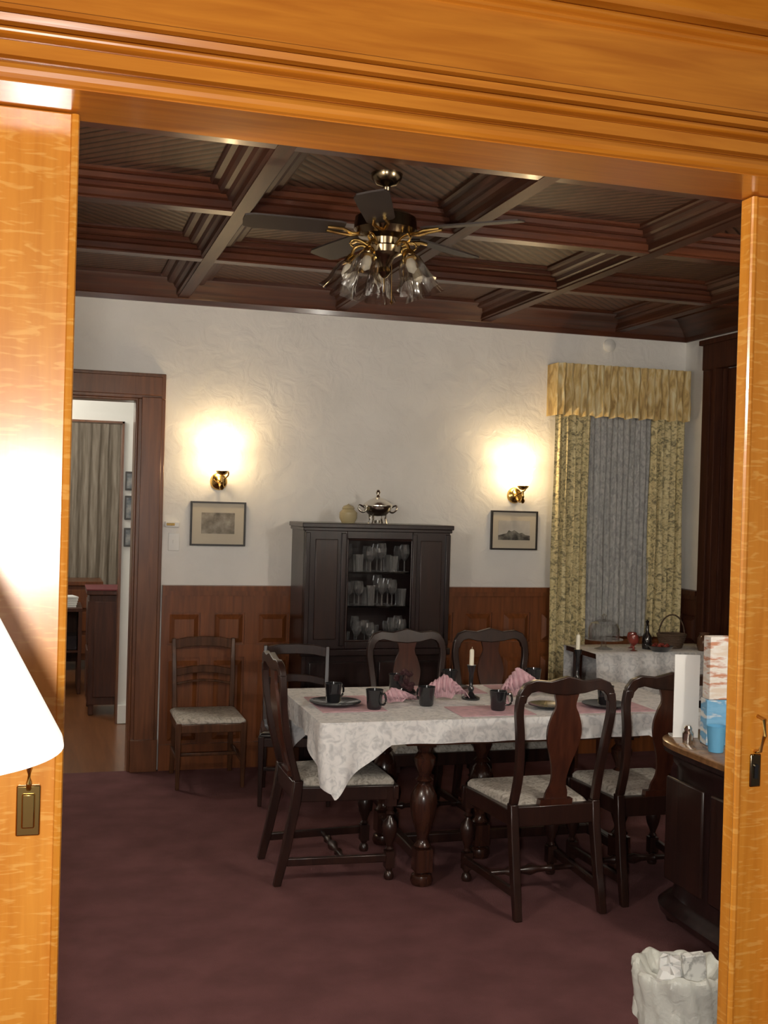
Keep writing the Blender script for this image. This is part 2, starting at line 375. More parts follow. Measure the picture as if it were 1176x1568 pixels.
m=MB(); m.box(-.172,.272,-.252,.242,.966,.975); m.obj('red_runner',plain('red_cloth',(.14,.015,.02),.6),g)
g=group('office_desk',(-.02,10.2,0))
m=MB(); m.box(-.4,.32,-.3,.3,.70,.73)
for a in(-.4,.29): m.box(a,a+.03,-.3,.3,0,.70)
m.box(-.4,.32,.26,.28,.2,.70); m.box(-.38,.30,-.28,.27,.35,.37); m.obj('frame',dkV,g,bevel=.003)
g=group('stereo_receiver',(.10,10.08,.371)); m=MB(); m.box(-.16,.16,-.14,.14,.006,.12); m.box(-.14,.14,-.145,-.13,.05,.10)
for x in(-.1,.1): m.lathe([(.015,0),(.012,.012),(0,.012)],T=Matrix.Translation((x,-.145,.075))@Matrix.Rotation(pi/2,4,'X'),seg=12)
for x in(-.13,.13):
    for y in(-.1,.1): m.box(x-.012,x+.012,y-.012,y+.012,0,.007)
m.obj('body',black,g)
g=group('paper_stack',(.12,10.1,.731)); m=MB()
for k in range(5): m.box(-.13,.13,-.1,.1,k*.018,k*.018+.015,T=Matrix.Rotation(.06*k,4,'Z'))
m.obj('sheets',paper,g)
for k,(z,h) in enumerate(((1.83,.14),(1.63,.18),(1.41,.14))):
    g=group('hall_picture',(.590,8.6,z-.02))
    MB().box(-.045,.045,-.02,0,-h/2,h/2).obj('frame',frameB,g,bevel=.003)
    MB().box(-.033,.033,-.023,-.015,-h/2+.015,h/2-.015).obj('print',spots('hall_print_%d'%k,[(.3,(.06,.08,.11)),(.7,(.4,.4,.38))],20),g)

# ------------------------------------------------------------------ window, curtains
g=group('window_1',(3.785,YB,0))
m=MB(); m.box(-.31,-.235,-.03,.08,1.19,2.42); m.box(.235,.31,-.03,.08,1.19,2.42); m.box(-.31,.31,-.031,.08,2.42,2.5); m.box(-.33,.33,-.06,.08,1.155,1.19)
m.box(-.235,.235,.03,.06,1.78,1.82); m.obj('sash',white,g,bevel=.004)
MB().box(-.235,.235,.05,.055,1.19,2.42).obj('pane',plain('night_glass',(.01,.012,.018),.05),g)
g=group('window_curtains',(0,YB,0))
curtain('drape_1',3.27,3.53,-.12,.45,2.40,5,.028,curtM,g,1)
curtain('drape_2',4.00,4.26,-.12,.82,2.40,5,.028,curtM,g,2)
curtain('sheer_panel',3.50,4.03,-.085,.82,2.38,12,.012,sheer,g,5)
curtain('valance',3.26,4.27,-.17,2.325,2.676,18,.022,valM,g,6,rows=14,hem=.008)
m=MB(); m.box(3.259,3.263,-.17,-.001,2.325,2.676); m.box(4.268,4.272,-.17,-.001,2.325,2.676); m.obj('valance_returns',valM,g)
m=MB(); m.tube([(3.27,-.13,2.62),(4.26,-.13,2.62)],.012); m.obj('rod',brass,g)
g=group('smoke_detector',(3.72,YB,2.84)); MB().lathe([(.045,0),(.045,.015),(.03,.025),(0,.027)],T=Matrix.Rotation(pi/2,4,'X')).obj('cover',white,g)
# ------------------------------------------------------------------ sconces
shadeG=glassy('sconce_shade',(1,1,1),.5,em=(1,.76,.38),es=5)
bulbM=plain('bulb',(1,1,1),.3,em=(1,.8,.45),es=25)
def bez(pts,n=6):
    out=[]
    P=[pts[0]]+pts+[pts[-1]]
    for i in range(1,len(P)-2):
        for k in range(n):
            t=k/n; r=[]
            for c in range(len(P[0])):
                a,b,d,e=P[i-1][c],P[i][c],P[i+1][c],P[i+2][c]
                r.append(.5*((2*b)+(-a+d)*t+(2*a-5*b+4*d-e)*t*t+(-a+3*b-3*d+e)*t**3))
            out.append(tuple(r))
    out.append(pts[-1]); return out
def sconce(x,y,z,rz,e,col):
    g=group('wall_sconce',(x,y,z),rz)
    m=MB(); m.lathe([(0,.03),(.02,.028),(.03,.018),(.048,.012),(.055,0)],T=Matrix.Translation((0,0,-.03))@Matrix.Rotation(pi/2,4,'X'),seg=24)
    m.tube(bez([(0,-.02,-.03),(-.0,-.06,-.065),(0,-.11,-.07),(0,-.14,-.045),(0,-.14,.0)],4),.008)
    m.tube(bez([(0,-.03,-.03),(.03,-.05,-.01),(.048,-.07,.01),(.045,-.08,.035),(.025,-.075,.04),(.02,-.07,.02)],4),.005)
    m.tube(bez([(0,-.03,-.04),(-.03,-.05,-.03),(-.045,-.07,-.01),(-.04,-.08,.01)],4),.004)
    m.lathe([(.0,.0),(.012,.003),(.028,.010),(.040,.026),(.038,.03),(.02,.02),(0,.02)],loc=(0,-.14,.005)); m.lathe([(0,-.05),(.01,-.045),(.016,-.03),(.008,-.015),(.012,0)],loc=(0,-.14,-.035))
    m.obj('bracket',brass,g)
    MB().lathe([(.036,.03),(.05,.05),(.062,.08),(.058,.11),(.064,.13),(.080,.15)],loc=(0,-.14,.005),cap=False,seg=40,rmod=lambda a,zz:1+.05*math.sin(8*a)*(zz-.03)*8).obj('shade',shadeG,g)
    MB().lathe([(0,.03),(.015,.035),(.026,.07),(.02,.10),(0,.115)],loc=(0,-.14,.0)).obj('bulb',bulbM,g)
    l=bpy.data.lights.new('sconce_light','POINT'); l.energy=e; l.color=col; l.shadow_soft_size=.03
    lo=bpy.data.objects.new('sconce_light',l); COL.objects.link(lo); lo.parent=g; lo.location=(0,-.14,.125)
sconce(1.025,YB,1.835,0,10,(1,.70,.36)); sconce(3.04,YB,1.805,0,10,(1,.70,.36))
sconce(-.45,2.4,2.05,pi,115,(1,.93,.82)); sconce(2.7,2.4,2.05,pi,115,(1,.93,.82))  # unseen front-wall pair, added as fill light for the dining room
def picture(x0,x1,z0,z1,sd):
    g=group('framed_picture',((x0+x1)/2,YB,(z0+z1)/2)); w=(x1-x0)/2;h=(z1-z0)/2
    m=MB(); f=.011
    m.box(-w,w,-.022,0,h-f,h); m.box(-w,w,-.022,0,-h,-h+f); m.box(-w,-w+f,-.022,0,-h+f,h-f); m.box(w-f,w,-.022,0,-h+f,h-f); m.obj('frame',frameB,g)
    MB().box(-w+f,w-f,-.012,0,-h+f,h-f).obj('mat',plain('mat_board',(.58,.52,.41),.8),g)
    if sd==0:
        pm=spots('etching',[(.3,(.16,.14,.11)),(.6,(.36,.32,.26)),(.75,(.45,.41,.34))],22)
        MB().box(-w*.6,w*.6,-.014,-.01,-h*.45,h*.5).obj('print',pm,g)
    else:
        pm=spots('photo_sky',[(.3,(.42,.40,.36)),(.7,(.62,.59,.53))],10)
        MB().box(-w*.68,w*.68,-.014,-.01,-h*.5,h*.5).obj('print',pm,g)
        W=w*.68
        m=MB(); m.prism([(-W,-h*.5),(W,-h*.5),(W,-.035),(W*.7,-.03),(W*.5,-.015),(W*.3,-.02),(.0,.002),(-.02,-.008),(-.04,.0),(-.055,-.02),(-W,-.035)],-.016,-.013); m.obj('landscape',spots('print_dark',[(.4,(.05,.045,.04)),(.65,(.28,.26,.22))],18),g)
picture(.852,1.20,1.40,1.678,0); picture(2.87,3.21,1.405,1.67,1)
g=group('light_switch',(.755,YB,1.42)); MB().box(-.035,.035,-.008,0,-.055,.055).obj('plate',paper,g,bevel=.003); MB().box(-.006,.006,-.02,-.006,-.01,.014).obj('toggle',paper,g)
g=group('thermostat',(.755,YB,1.53)); MB().box(-.06,.03,-.03,0,-.018,.018).obj('housing',paper,g,bevel=.006); MB().box(-.05,.0,-.034,-.028,-.008,.008).obj('dial',brass,g,bevel=.002)

# ------------------------------------------------------------------ china cabinet
g=group('china_cabinet',(1.955,0,0)); W=.465
m=MB()
m.box(-W,-W+.03,6.66,7.03,.10,1.53); m.box(W-.03,W,6.66,7.03,.10,1.53); m.box(-W+.01,W-.01,7.0,7.028,.1,1.53)
m.box(-W+.005,W-.005,6.665,7.02,.10,.80); m.box(-W+.005,W-.005,6.665,7.02,1.50,1.54)
m.box(-W-.02,W+.02,6.63,7.03,1.54,1.568); m.box(-W-.012,W+.012,6.642,7.025,1.52,1.542)
m.box(-W,-.20,6.648,6.68,.80,1.53); m.box(.22,W,6.648,6.68,.80,1.53); m.box(-.2,.22,6.649,6.68,1.475,1.53); m.box(-.2,.22,6.649,6.68,.80,.845)
m.box(-W-.015,W+.015,6.635,6.7,.76,.80)
for a in(-W+.001,-.24): m.box(a,a+.03,6.632,6.66,.82,1.51)
for a in(.215,W-.031): m.box(a,a+.03,6.632,6.66,.82,1.51)
for a,b in((-.42,-.02),(.02,.42)):
    m.box(a,b,6.64,6.67,.18,.50); m.box(a,b,6.64,6.67,.55,.72)
for x in(-W,W-.06):
    for y in(6.66,6.97): m.box(x,x+.06,y,y+.06,0,.1)
m.obj('carcass',blackW,g,bevel=.004)
m=MB(); m.box(-.40,-.26,6.640,6.652,.86,1.47); m.box(.27,.41,6.640,6.652,.86,1.47); m.obj('side_panels',chairW,g,bevel=.004)
m=MB()
for z in(1.05,1.26): m.box(-.43,.43,6.70,7.0,z,z+.010)
m.obj('shelves',glassy('glass_shelf',(.9,.9,.9),.5),g)
MB().box(-.2,.22,6.662,6.665,.845,1.475).obj('pane',paneG,g)
m=MB()
m.tube([(-.195,6.652,.85),(-.195,6.652,1.47)],.006); m.tube([(.215,6.652,.85),(.215,6.652,1.47)],.006)
m.tube([(-.195,6.652,1.47),(.215,6.652,1.47)],.006); m.tube([(-.195,6.652,.85),(.215,6.652,.85)],.006)
m.obj('door_beading',chairW,g)
gp=[(.030,0),(.030,.003),(.005,.008),(.004,.065),(.02,.082),(.032,.11),(.033,.135),(.027,.165)]
tp=[(.022,0),(.024,.05),(.028,.11)]
m=MB()
for zi,z in enumerate((.802,1.061,1.271)):
    for k in range(6):
        for yy in(6.73,6.83):
            x=-.17+k*.072+random.uniform(-.008,.008); s_=random.uniform(.85,1.15)
            m.lathe([(r*1.0,h*s_) for r,h in (gp if (zi+k)%3 else tp)],loc=(x,yy,z),seg=9,cap=False)
m.obj('glassware',glassy('stemware_glass',(.97,.97,.97),.72,rough=.10,diff=.07),g,smooth=5)
g=group('silver_tureen',(1.985,6.80,1.569))
m=MB(); 
for k in range(4):
    a=pi/4+k*pi/2; m.tube([(.065*math.cos(a),.065*math.sin(a),0),(.055*math.cos(a),.055*math.sin(a),.03),(.06*math.cos(a),.06*math.sin(a),.06),(.085*math.cos(a),.085*math.sin(a),.085)],.006)
m.lathe([(0,.045),(.05,.05),(.085,.08),(.09,.105),(.097,.11),(.097,.116),(.08,.13),(.05,.15),(.015,.165),(.008,.18),(.016,.195),(.01,.21),(0,.215)])
for s in(-1,1): m.tube(bez([(s*.088,0,.10),(s*.118,0,.115),(s*.125,0,.09),(s*.10,0,.07),(s*.08,0,.075)],3),.006)
m.lathe([(.0,.0),(.02,.003),(.022,.02),(0,.022)]); m.obj('bowl',silver,g)
g=group('cookie_jar',(1.795,6.80,1.569)); MB().lathe([(0,0),(.04,0),(.055,.03),(.055,.065),(.035,.085),(.04,.09),(.03,.105),(.01,.112),(0,.12)]).obj('jar',plain('jar_glaze',(.45,.38,.22),.25),g)

# ------------------------------------------------------------------ dining chairs
def yb(z): return -.215-.17*max(0,z-.45)-.02*math.sin(max(0,min(1,(z-.45)/.5))*pi)
def dining_chair(loc,rz):
    g=group('dining_chair',loc,rz)
    fn=lambda p:(p[0],p[1]+yb(p[2]),p[2])
    m=MB()
    for s in(-1,1):
        m.post([(s*.195,-.30,0,.032,.034),(s*.192,-.265,.15,.036,.04),(s*.19,-.225,.36,.038,.044),(s*.19,-.215,.46,.036,.042)])
        pts=bez([(s*.19,.46),(s*.187,.60),(s*.20,.75),(s*.213,.86),(s*.205,.93)],4)
        m.strip([(x-.017,z) for x,z in pts],[(x+.017,z) for x,z in pts],-.017,.014,fn=fn)
        m.box(-.011,.011,-.24,.21,.085,.12,fn=lambda p,s=s:(p[0]+s*(.195+.03*(p[1]+.24)/.45),p[1]-.02,p[2]))
        m.box(-.013,.013,-.22,.23,.365,.43,fn=lambda p,s=s:(p[0]+s*(.185+.035*(p[1]+.22)/.45),p[1],p[2]))
    m.box(-.235,.235,.215,.242,.365,.43); m.box(-.19,.19,-.235,-.20,.365,.45)
    T=[(-.222,.895),(-.218,.94),(-.195,.975),(-.15,.992),(-.08,.985),(0,1.005),(.08,.985),(.15,.992),(.195,.975),(.218,.94),(.222,.895)]
    B=[(-.188,.895),(-.182,.92),(-.165,.938),(-.135,.945),(-.08,.932),(0,.925),(.08,.932),(.135,.945),(.165,.938),(.182,.92),(.188,.895)]
    m.strip(T,B,-.016,.014,fn=fn)
    m.obj('frame',chairW,g,bevel=.004)
    sp=bez([(.052,.45),(.05,.50),(.034,.55),(.042,.62),(.072,.72),(.078,.78),(.062,.84),(.045,.88),(.058,.935)],4)
    m=MB(); m.strip([(-w,z) for w,z in sp],[(w,z) for w,z in sp],-.008,.006,fn=fn); m.box(-.075,.075,-.018,.016,.445,.475,fn=fn); m.obj('splat',splatW,g)
    lp=[(.0,0),(.02,.002),(.024,.012),(.02,.03),(.012,.04),(.018,.05),(.018,.055)]
    lp2=[(.012,.13),(.02,.14),(.012,.15),(.015,.16),(.030,.20),(.036,.235),(.03,.262),(.014,.28),(.012,.29),(.022,.30),(.013,.31),(.017,.33),(.018,.34)]
    m=MB()
    for s in(-1,1):
        c=(s*.21,.21,0); m.lathe(lp,loc=c,seg=14); m.lathe(lp2,loc=c,seg=14,cap=False)
        m.box(c[0]-.021,c[0]+.021,.189,.231,.055,.13); m.box(c[0]-.022,c[0]+.022,.188,.232,.335,.42)
    m.lathe([(.011,-.21),(.012,-.12),(.02,-.10),(.012,-.08),(.014,-.04),(.024,0),(.014,.04),(.012,.08),(.02,.10),(.012,.12),(.011,.21)],T=Matrix.Translation((0,0.0,.102))@Matrix.Rotation(pi/2,4,'Y'),seg=12)
    m.obj('turned_legs',chairW,g)
    secs=[]
    for z,i in((.425,0),(.445,0),(.462,.012),(.472,.05)):
        secs.append([(-.215+i,.225-i,z),(-.17+i,-.195+i,z),(.17-i,-.195+i,z),(.215-i,.225-i,z)])
    m=MB(); m.loft(secs); m.obj('seat',seatM,g,bevel=.008)
    return g
dining_chair((2.07,4.55,0),0.03)
dining_chair((2.61,4.60,0),-.03)
dining_chair((1.305,5.06,0),-pi/2)
dining_chair((1.93,5.66,0),pi)
dining_chair((2.43,5.66,0),pi)
def side_chair(loc,rz,wd,H,cush):
    g=group('side_chair',loc,rz); m=MB()
    for s in(-1,1):
        m.post([(s*.18,-.23,0,.028,.03),(s*.175,-.20,.2,.03,.034),(s*.175,-.19,.40,.03,.034),(s*.18,-.21,.65,.028,.03),(s*.183,-.24,H,.024,.026)])
        m.post([(s*.19,.19,0,.022,.022),(s*.19,.19,.36,.034,.034),(s*.19,.19,.39,.034,.034)])
        m.box(s*.185-.009,s*.185+.009,-.2,.19,.15,.175); m.box(s*.185-.012,s*.185+.012,-.2,.19,.33,.38)
    m.box(-.19,.19,.175,.20,.33,.38); m.box(-.18,.18,-.20,-.18,.33,.38); m.box(-.18,.18,-.01,.01,.152,.172)
    pts=[(-.19,H-.01),(-.1,H+.008),(0,H+.012),(.1,H+.008),(.19,H-.01)]
    m.strip([(x,z-.06) for x,z in pts],pts,-.25,-.228)
    pts=[(-.18,H-.19),(-.08,H-.17),(0,H-.165),(.08,H-.17),(.18,H-.19)]
    m.strip([(x,z-.045) for x,z in pts],pts,-.235,-.215)
    m.strip([(x,z-.10) for x,z in pts],[(x,z-.085) for x,z in pts],-.228,-.212)
    m.obj('frame',wd,g,bevel=.004)
    m=MB(); m.loft([[(-.2+i,-.19+i,z),(.2-i,-.19+i,z),(.2-i,.205-i,z),(-.2+i,.205-i,z)] for z,i in((.38,0),(.40,-.003),(.415,.02))]); m.obj('seat',cush,g,bevel=.008)
side_chair((.945,6.77,0),pi,wood('walnut',(.05,.02,.01),(.11,.045,.02),.25,'Z',40,.4),.83,seatM)
side_chair((1.385,6.30,0),pi-.2,chairW,.84,black)

# ------------------------------------------------------------------ dining table
TX0,TX1,TY0,TY1,TZ=1.14,3.0,4.64,5.50,.76
cx,cy=(TX0+TX1)/2,(TY0+TY1)/2
g=group('dining_table',(cx,cy,0))
m=MB(); m.box(TX0-cx+.005,TX1-cx-.005,TY0-cy+.005,TY1-cy-.005,.725,.752); m.obj('top',dkH,g,bevel=.006)
m=MB(); m.box(-.50,.59,-.36,-.33,.63,.725); m.box(-.50,.59,.33,.36,.63,.725); m.box(-.53,-.50,-.36,.36,.63,.725); m.box(.59,.62,-.36,.36,.63,.725); m.obj('apron',dkH,g,bevel=.004)
lg=[(0,0),(.045,.002),(.052,.02),(.045,.045),(.025,.055),(.03,.065)]
lg2=[(.028,.16),(.04,.175),(.028,.19),(.024,.21),(.034,.24),(.052,.30),(.062,.36),(.058,.40),(.04,.44),(.026,.455),(.040,.47),(.026,.485),(.03,.50),(.048,.545),(.05,.57),(.03,.595),(.036,.61),(.036,.625)]
m=MB(); legs=[(-.43,-.315),(-.43,.30),(.55,-.315),(.55,.30),(-.03,0)]
for x,y in legs:
    m.lathe(lg,loc=(x,y,0),seg=20); m.lathe(lg2,loc=(x,y,0),seg=20,cap=False); m.box(x-.038,x+.038,y-.038,y+.038,.062,.162); m.box(x-.04,x+.04,y-.04,y+.04,.62,.725)
m.obj('legs',legW,g)
m=MB()
for x in(-.43,.55): m.box(x-.02,x+.02,-.30,.27,.085,.135)
m.box(-.43,.55,-.022,.022,.087,.133)
m.obj('stretchers',chairW,g,bevel=.006)
def cloth():
    x0,x1,y0,y1=TX0-.006,TX1+.006,TY0-.006,TY1+.006; r=.02
    P=[]
    def edge(a,b,n,nx,ny):
        for i in range(n):
            t=i/n; P.append((a[0]+(b[0]-a[0])*t,a[1]+(b[1]-a[1])*t,nx,ny))
    def corner(c,a0):
        for i in range(7):
            a=a0+pi/2*i/7; P.append((c[0]+r*math.cos(a),c[1]+r*math.sin(a),math.cos(a),math.sin(a)))
    edge((x0+r,y0),(x1-r,y0),120,0,-1); corner((x1-r,y0+r),-pi/2)
    edge((x1,y0+r),(x1,y1-r),60,1,0); corner((x1-r,y1-r),0)
    edge((x1-r,y1),(x0+r,y1),120,0,1); corner((x0+r,y1-r),pi/2)
    edge((x0,y1-r),(x0,y0+r),60,-1,0); corner((x0+r,y0+r),pi)
    n=len(P); V=[];F=[]; K=9
    cs=[(x0,y0),(x1,y0),(x1,y1),(x0,y1)]
    V.append(((x0+x1)/2,(y0+y1)/2,TZ))
    for s in(.35,.7,.97):
        for x,y,nx,ny in P:
            V.append((cx+(x-cx)*s,cy+(y-cy)*s,TZ))
    for k in range(K+1):
        t=k/K
        for i,(x,y,nx,ny) in enumerate(P):
            d=min(math.hypot((x-c[0])-(.06 if c[0]<2 else -.06),(y-c[1])) for c in cs)
            cw=max(0,1-max(0,d-.01)/.24)
            drop=.10+.22*cw
            o=.006+.02*t*cw+(.006*math.sin(i*.42)+.005*math.sin(i*.17+1))*t*(1-cw)
            z=TZ-drop*t-(0 if k==0 else .003)
            px,py=x+nx*o,y+ny*o
            if cw>0:
                c=min(cs,key=lambda c:math.hypot(x-c[0],y-c[1]))
                ax=c[0]+(.06 if c[0]<2 else -.06)
                px+= (ax-px)*.5*t*t*cw
                fold=.015*math.sin(d*40)*t; px+=nx*fold; py+=ny*fold
            V.append((px,py,z))
    for i in range(n): F.append((0,1+i,1+(i+1)%n))
    for q in range(2+K+1):
        a=1+q*n
        for i in range(n):
            i2=(i+1)%n; F.append((a+i,a+n+i,a+n+i2,a+i2))
    m=MB(); m.add(V,F); m.obj('tablecloth',clothM,None,smooth=60)
cloth()
ZT=TZ+.001
def mat_(x,y,w=.40,d=.28,rz=0):
    g=group('placemat',(x,y,ZT),rz); MB().box(-w/2,w/2,-d/2,d/2,0,.003).obj('linen',pink,g,bevel=.001)
def plate(x,y,r=.105):
    g=group('dinner_plate',(x,y,ZT+.0035)); MB().lathe([(0,0),(r*.55,0),(r*.65,.006),(r,.014),(r,.017),(r*.62,.009),(0,.007)],seg=32).obj('plate',black,g)
def mug(x,y,z=0,a=0):
    g=group('coffee_mug',(x,y,ZT+.0035+z),a); m=MB()
    m.lathe([(0,0),(.03,0),(.034,.008),(.036,.05),(.041,.088),(.038,.088),(.033,.05),(.03,.012),(0,.01)],seg=24)
    m.tube(bez([(.034,0,.07),(.055,0,.073),(.064,0,.05),(.055,0,.026),(.034,0,.024)],3),.005); m.obj('mug',black,g)
def napkin(x,y,s=1,rz=0,h=.075):
    g=group('folded_napkin',(x,y,ZT+.0008),rz); N=40; V=[];F=[]; rows=9
    for j in range(rows):
        t=j/(rows-1)
        for i in range(N+1):
            u=i/N; a=(u-.5)*2.4
            rr=s*(.03+.07*t)*(1+.10*math.cos(i*pi/2))
            V.append((rr*math.sin(a)*1.1, s*.05*math.sin(t*pi)*(.5-abs(u-.5))-.02*math.cos(i*pi/2)*t*s, h*s*math.sin(t*pi*.85+.1)*(1-.55*abs(u-.5)*2)+.003+.006*math.cos(i*pi/2+2)*t))
    for j in range(rows-1):
        for i in range(N):
            o=j*(N+1)+i; F.append((o,o+1,o+N+2,o+N+1))
    m=MB(); m.add(V,F); m.obj('linen',pink,g,smooth=180,solid=.002)
def candle(x,y,h=.16,z0=ZT):
    g=group('candlestick',(x,y,z0))
    MB().lathe([(0,0),(.045,0),(.045,.008),(.02,.02),(.01,.035),(.016,.05),(.009,.065),(.012,h-.04),(.018,h-.02),(.022,h),(.012,h),(0,h-.01)]).obj('holder',black,g)
    m=MB(); m.lathe([(.011,0),(.011,.075),(.007,.082),(0,.083)],loc=(0,0,h-.005)); m.tube([(0,0,h+.07),(.001,0,h+.088)],.0012,6); m.obj('candle',wax,g)
mat_(1.34,5.05,.30,.40); plate(1.29,5.03,.12); mug(1.28,5.03,.011,.5); mug(1.44,4.90,0,-.9)
mat_(1.96,4.79,.36,.24); mug(2.00,4.79,0,-.2); plate(2.26,4.82,.09)
mat_(2.55,4.80,.40,.26); plate(2.55,4.80,.11); mug(2.55,4.80,.011,1)
mat_(1.93,5.36,.40,.24); plate(1.97,5.36,.10); mug(1.97,5.36,.011,2)
mat_(2.40,5.36,.40,.24); plate(2.43,5.36,.10); mug(2.43,5.36,.011,2)
napkin(1.58,5.02,1.15,.3,.06); napkin(1.84,5.08,1.1,-.4,.11); napkin(2.25,5.10,1.3,.2,.11); napkin(2.12,4.99,.8,1.2,.05)
mug(1.71,4.96,-.0025,2); mug(1.68,5.34,-.0025,1); mug(2.46,5.08,-.0025,1)
candle(1.985,5.10,.165); candle(2.68,5.36,.20)
g=group('flower_centerpiece',(1.68,5.16,ZT)); m=MB(); m.lathe([(0,0),(.035,0),(.045,.03),(.03,.05),(0,.045)]); m.obj('bowl',black,g)
m=MB()
for k in range(18):
    a=random.uniform(0,6.28); r=random.uniform(.0,.055); z=random.uniform(.05,.13)
    m.lathe([(0,-.012),(.012,-.006),(.016,.004),(.008,.012),(0,.008)],loc=(r*math.cos(a),r*math.sin(a),z),seg=8)
    m.tube([(0,0,.03),(r*math.cos(a)*.6,r*math.sin(a)*.6,z*.7),(r*math.cos(a),r*math.sin(a),z)],.002,5)
m.obj('blooms',plain('dark_blooms',(.04,.01,.014),.7),g)

# ------------------------------------------------------------------ side table at window
g=group('buffet_table',(3.76,6.53,0))
m=MB(); m.box(-.47,.47,-.22,.22,.765,.795)
for a in(-.43,.39):
    for b in(-.19,.15): m.post([(a+.02,b+.02,0,.03,.03),(a+.02,b+.02,.765,.045,.045)])
m.box(-.42,.42,-.20,-.18,.70,.765); m.obj('frame',dkV,g)
V=[];F=[];N=80
rows=[(.225,.45),(.225,.62),(.225,.799),(.1,.80),(-.1,.80),(-.225,.799),(-.24,.72),(-.245,.62),(-.25,.50)]
for j,(y,z) in enumerate(rows):
    for i in range(N+1):
        u=i/N; w=.012*math.sin(u*40) if z<.79 else 0
        V.append((-.485+.97*u,y+(w if y<0 else -abs(w)*.2),z))
for j in range(len(rows)-1):
    for i in range(N):
        o=j*(N+1)+i; F.append((o,o+1,o+N+2,o+N+1))
m=MB(); m.add(V,F); m.obj('runner',clothM,g,smooth=180)
zb=.802
g=group('cake_dome',(3.44,6.52,zb)); MB().lathe([(0,0),(.06,0),(.02,.015),(.015,.05),(.12,.06),(.125,.066),(0,.062)]).obj('stand',glass,g); MB().lathe([(.10,.067),(.10,.13),(.085,.165),(.04,.185),(.01,.19),(.012,.205),(.018,.215),(0,.228)],cap=False).obj('dome',glass,g)
g=group('cruet_bottle',(3.74,6.50,zb)); MB().lathe([(0,0),(.03,0),(.034,.03),(.03,.08),(.012,.11),(.010,.15),(.015,.155),(.008,.16),(.012,.18),(0,.19)]).obj('bottle',plain('bottle_glass',(.015,.012,.012),.08,coat=1),g)
for x,y in((3.60,6.42),(3.66,6.55)):
    g=group('red_goblet',(x,y,zb)); MB().lathe([(0,0),(.028,0),(.008,.008),(.006,.03),(.03,.05),(.034,.075),(.028,.10),(.025,.10),(.028,.075),(.0,.055)]).obj('goblet',redG,g)
g=group('relish_dish',(3.77,6.38,zb)); MB().lathe([(0,0),(.05,0),(.085,.035),(.08,.035),(.05,.01),(0,.01)]).obj('dish',black,g)
m=MB()
for k in range(9): m.lathe([(0,-.015),(.018,0),(0,.015)],loc=(.045*math.cos(k),.045*math.sin(k),.035),seg=8)
m.obj('fruit',redG,g)
wick=plain('wicker',(.10,.06,.035),.6,bump=.8,bscale=120)
g=group('handled_basket',(3.95,6.55,zb)); m=MB()
for k in range(7):
    z=.008+k*.013; r=.07+.028*k/6; m.tube([(r*math.cos(a*pi/12),r*.75*math.sin(a*pi/12),z) for a in range(25)],.008,6)
m.lathe([(0,0),(.068,0),(.068,.006),(0,.006)]); m.tube([(.095*math.cos(pi*k/14),0,.085+.13*math.sin(pi*k/14)) for k in range(15)],.005,6); m.obj('basket',wick,g)
g=group('glass_pitcher',(4.09,6.38,zb)); MB().lathe([(.04,0),(.05,.03),(.045,.08),(.03,.10),(.035,.115)],cap=False).obj('pitcher',plain('brown_glaze',(.09,.04,.02),.2),g)

# ------------------------------------------------------------------ near sideboard (curved)
g=group('curved_sideboard',(2.93,3.78,0))
def sup(hx,hy,z,e=4,n=72):
    o=[]
    for k in range(n):
        a=2*pi*k/n; c,s=math.cos(a),math.sin(a)
        o.append((hx*math.copysign(abs(c)**(2/e),c),hy*math.copysign(abs(s)**(2/e),s),z))
    return o
m=MB(); 
m.loft([sup(.47,.40,.06),sup(.52,.44,.075),sup(.525,.445,.10),sup(.50,.42,.125),sup(.475,.40,.14),sup(.47,.395,.16),sup(.47,.395,.66),sup(.485,.41,.68),sup(.485,.41,.705),sup(.50,.425,.715),sup(.52,.44,.725),sup(.52,.44,.745)])
for x,y in((-.40,-.33),(-.40,.33),(.4,-.33),(.4,.33)): m.lathe([(0,0),(.03,.003),(.04,.03),(.03,.06),(.03,.08)],loc=(x,y,0),seg=14)
m.obj('body',blackW,g)
MB().loft([sup(.525,.445,.745),sup(.525,.445,.765),sup(.515,.435,.772)]).obj('top',wood('top_oak',(.15,.07,.025),(.26,.13,.05),.25,'X',30,.4),g)
m=MB()
for y0 in(-.30,.02): m.box(-.482,-.462,y0,y0+.27,.20,.62)
m.obj('door_panels',chairW,g,bevel=.008)
zs=.773
g=group('menu_card',(2.525,4.06,zs),-.25)
m=MB(); m.box(-.052,.052,-.004,0,0,.34); m.box(-.052,.052,.0,.06,0,.006); m.obj('card',paper,g)
g=group('snack_box',(2.575,3.93,zs),-.2); MB().box(-.045,.06,-.035,.035,0,.18).obj('carton',spots('package_blue',[(.42,(.75,.76,.74)),(.5,(.15,.38,.62)),(.6,(.20,.45,.68))],8,mapscale=(1,1,3)),g,bevel=.003)
g=group('snack_box',(2.58,3.93,zs+.181),-.1); MB().box(-.045,.055,-.03,.03,0,.25).obj('carton',spots('package_print_b',[(.4,(.72,.62,.52)),(.52,(.82,.80,.76)),(.6,(.55,.25,.15))],9,mapscale=(1,1,4)),g,bevel=.003)
g=group('paper_cup',(2.50,3.80,zs)); MB().lathe([(0,0),(.028,0),(.038,.10),(.035,.10),(.026,.005)]).obj('cup',plain('blue_paper',(.12,.38,.62),.6),g)
g=group('salt_shaker',(2.475,3.96,zs)); m=MB(); m.lathe([(0,0),(.02,0),(.022,.04),(.014,.05),(.016,.06),(.01,.07),(0,.072)]); m.obj('shaker',silver,g)

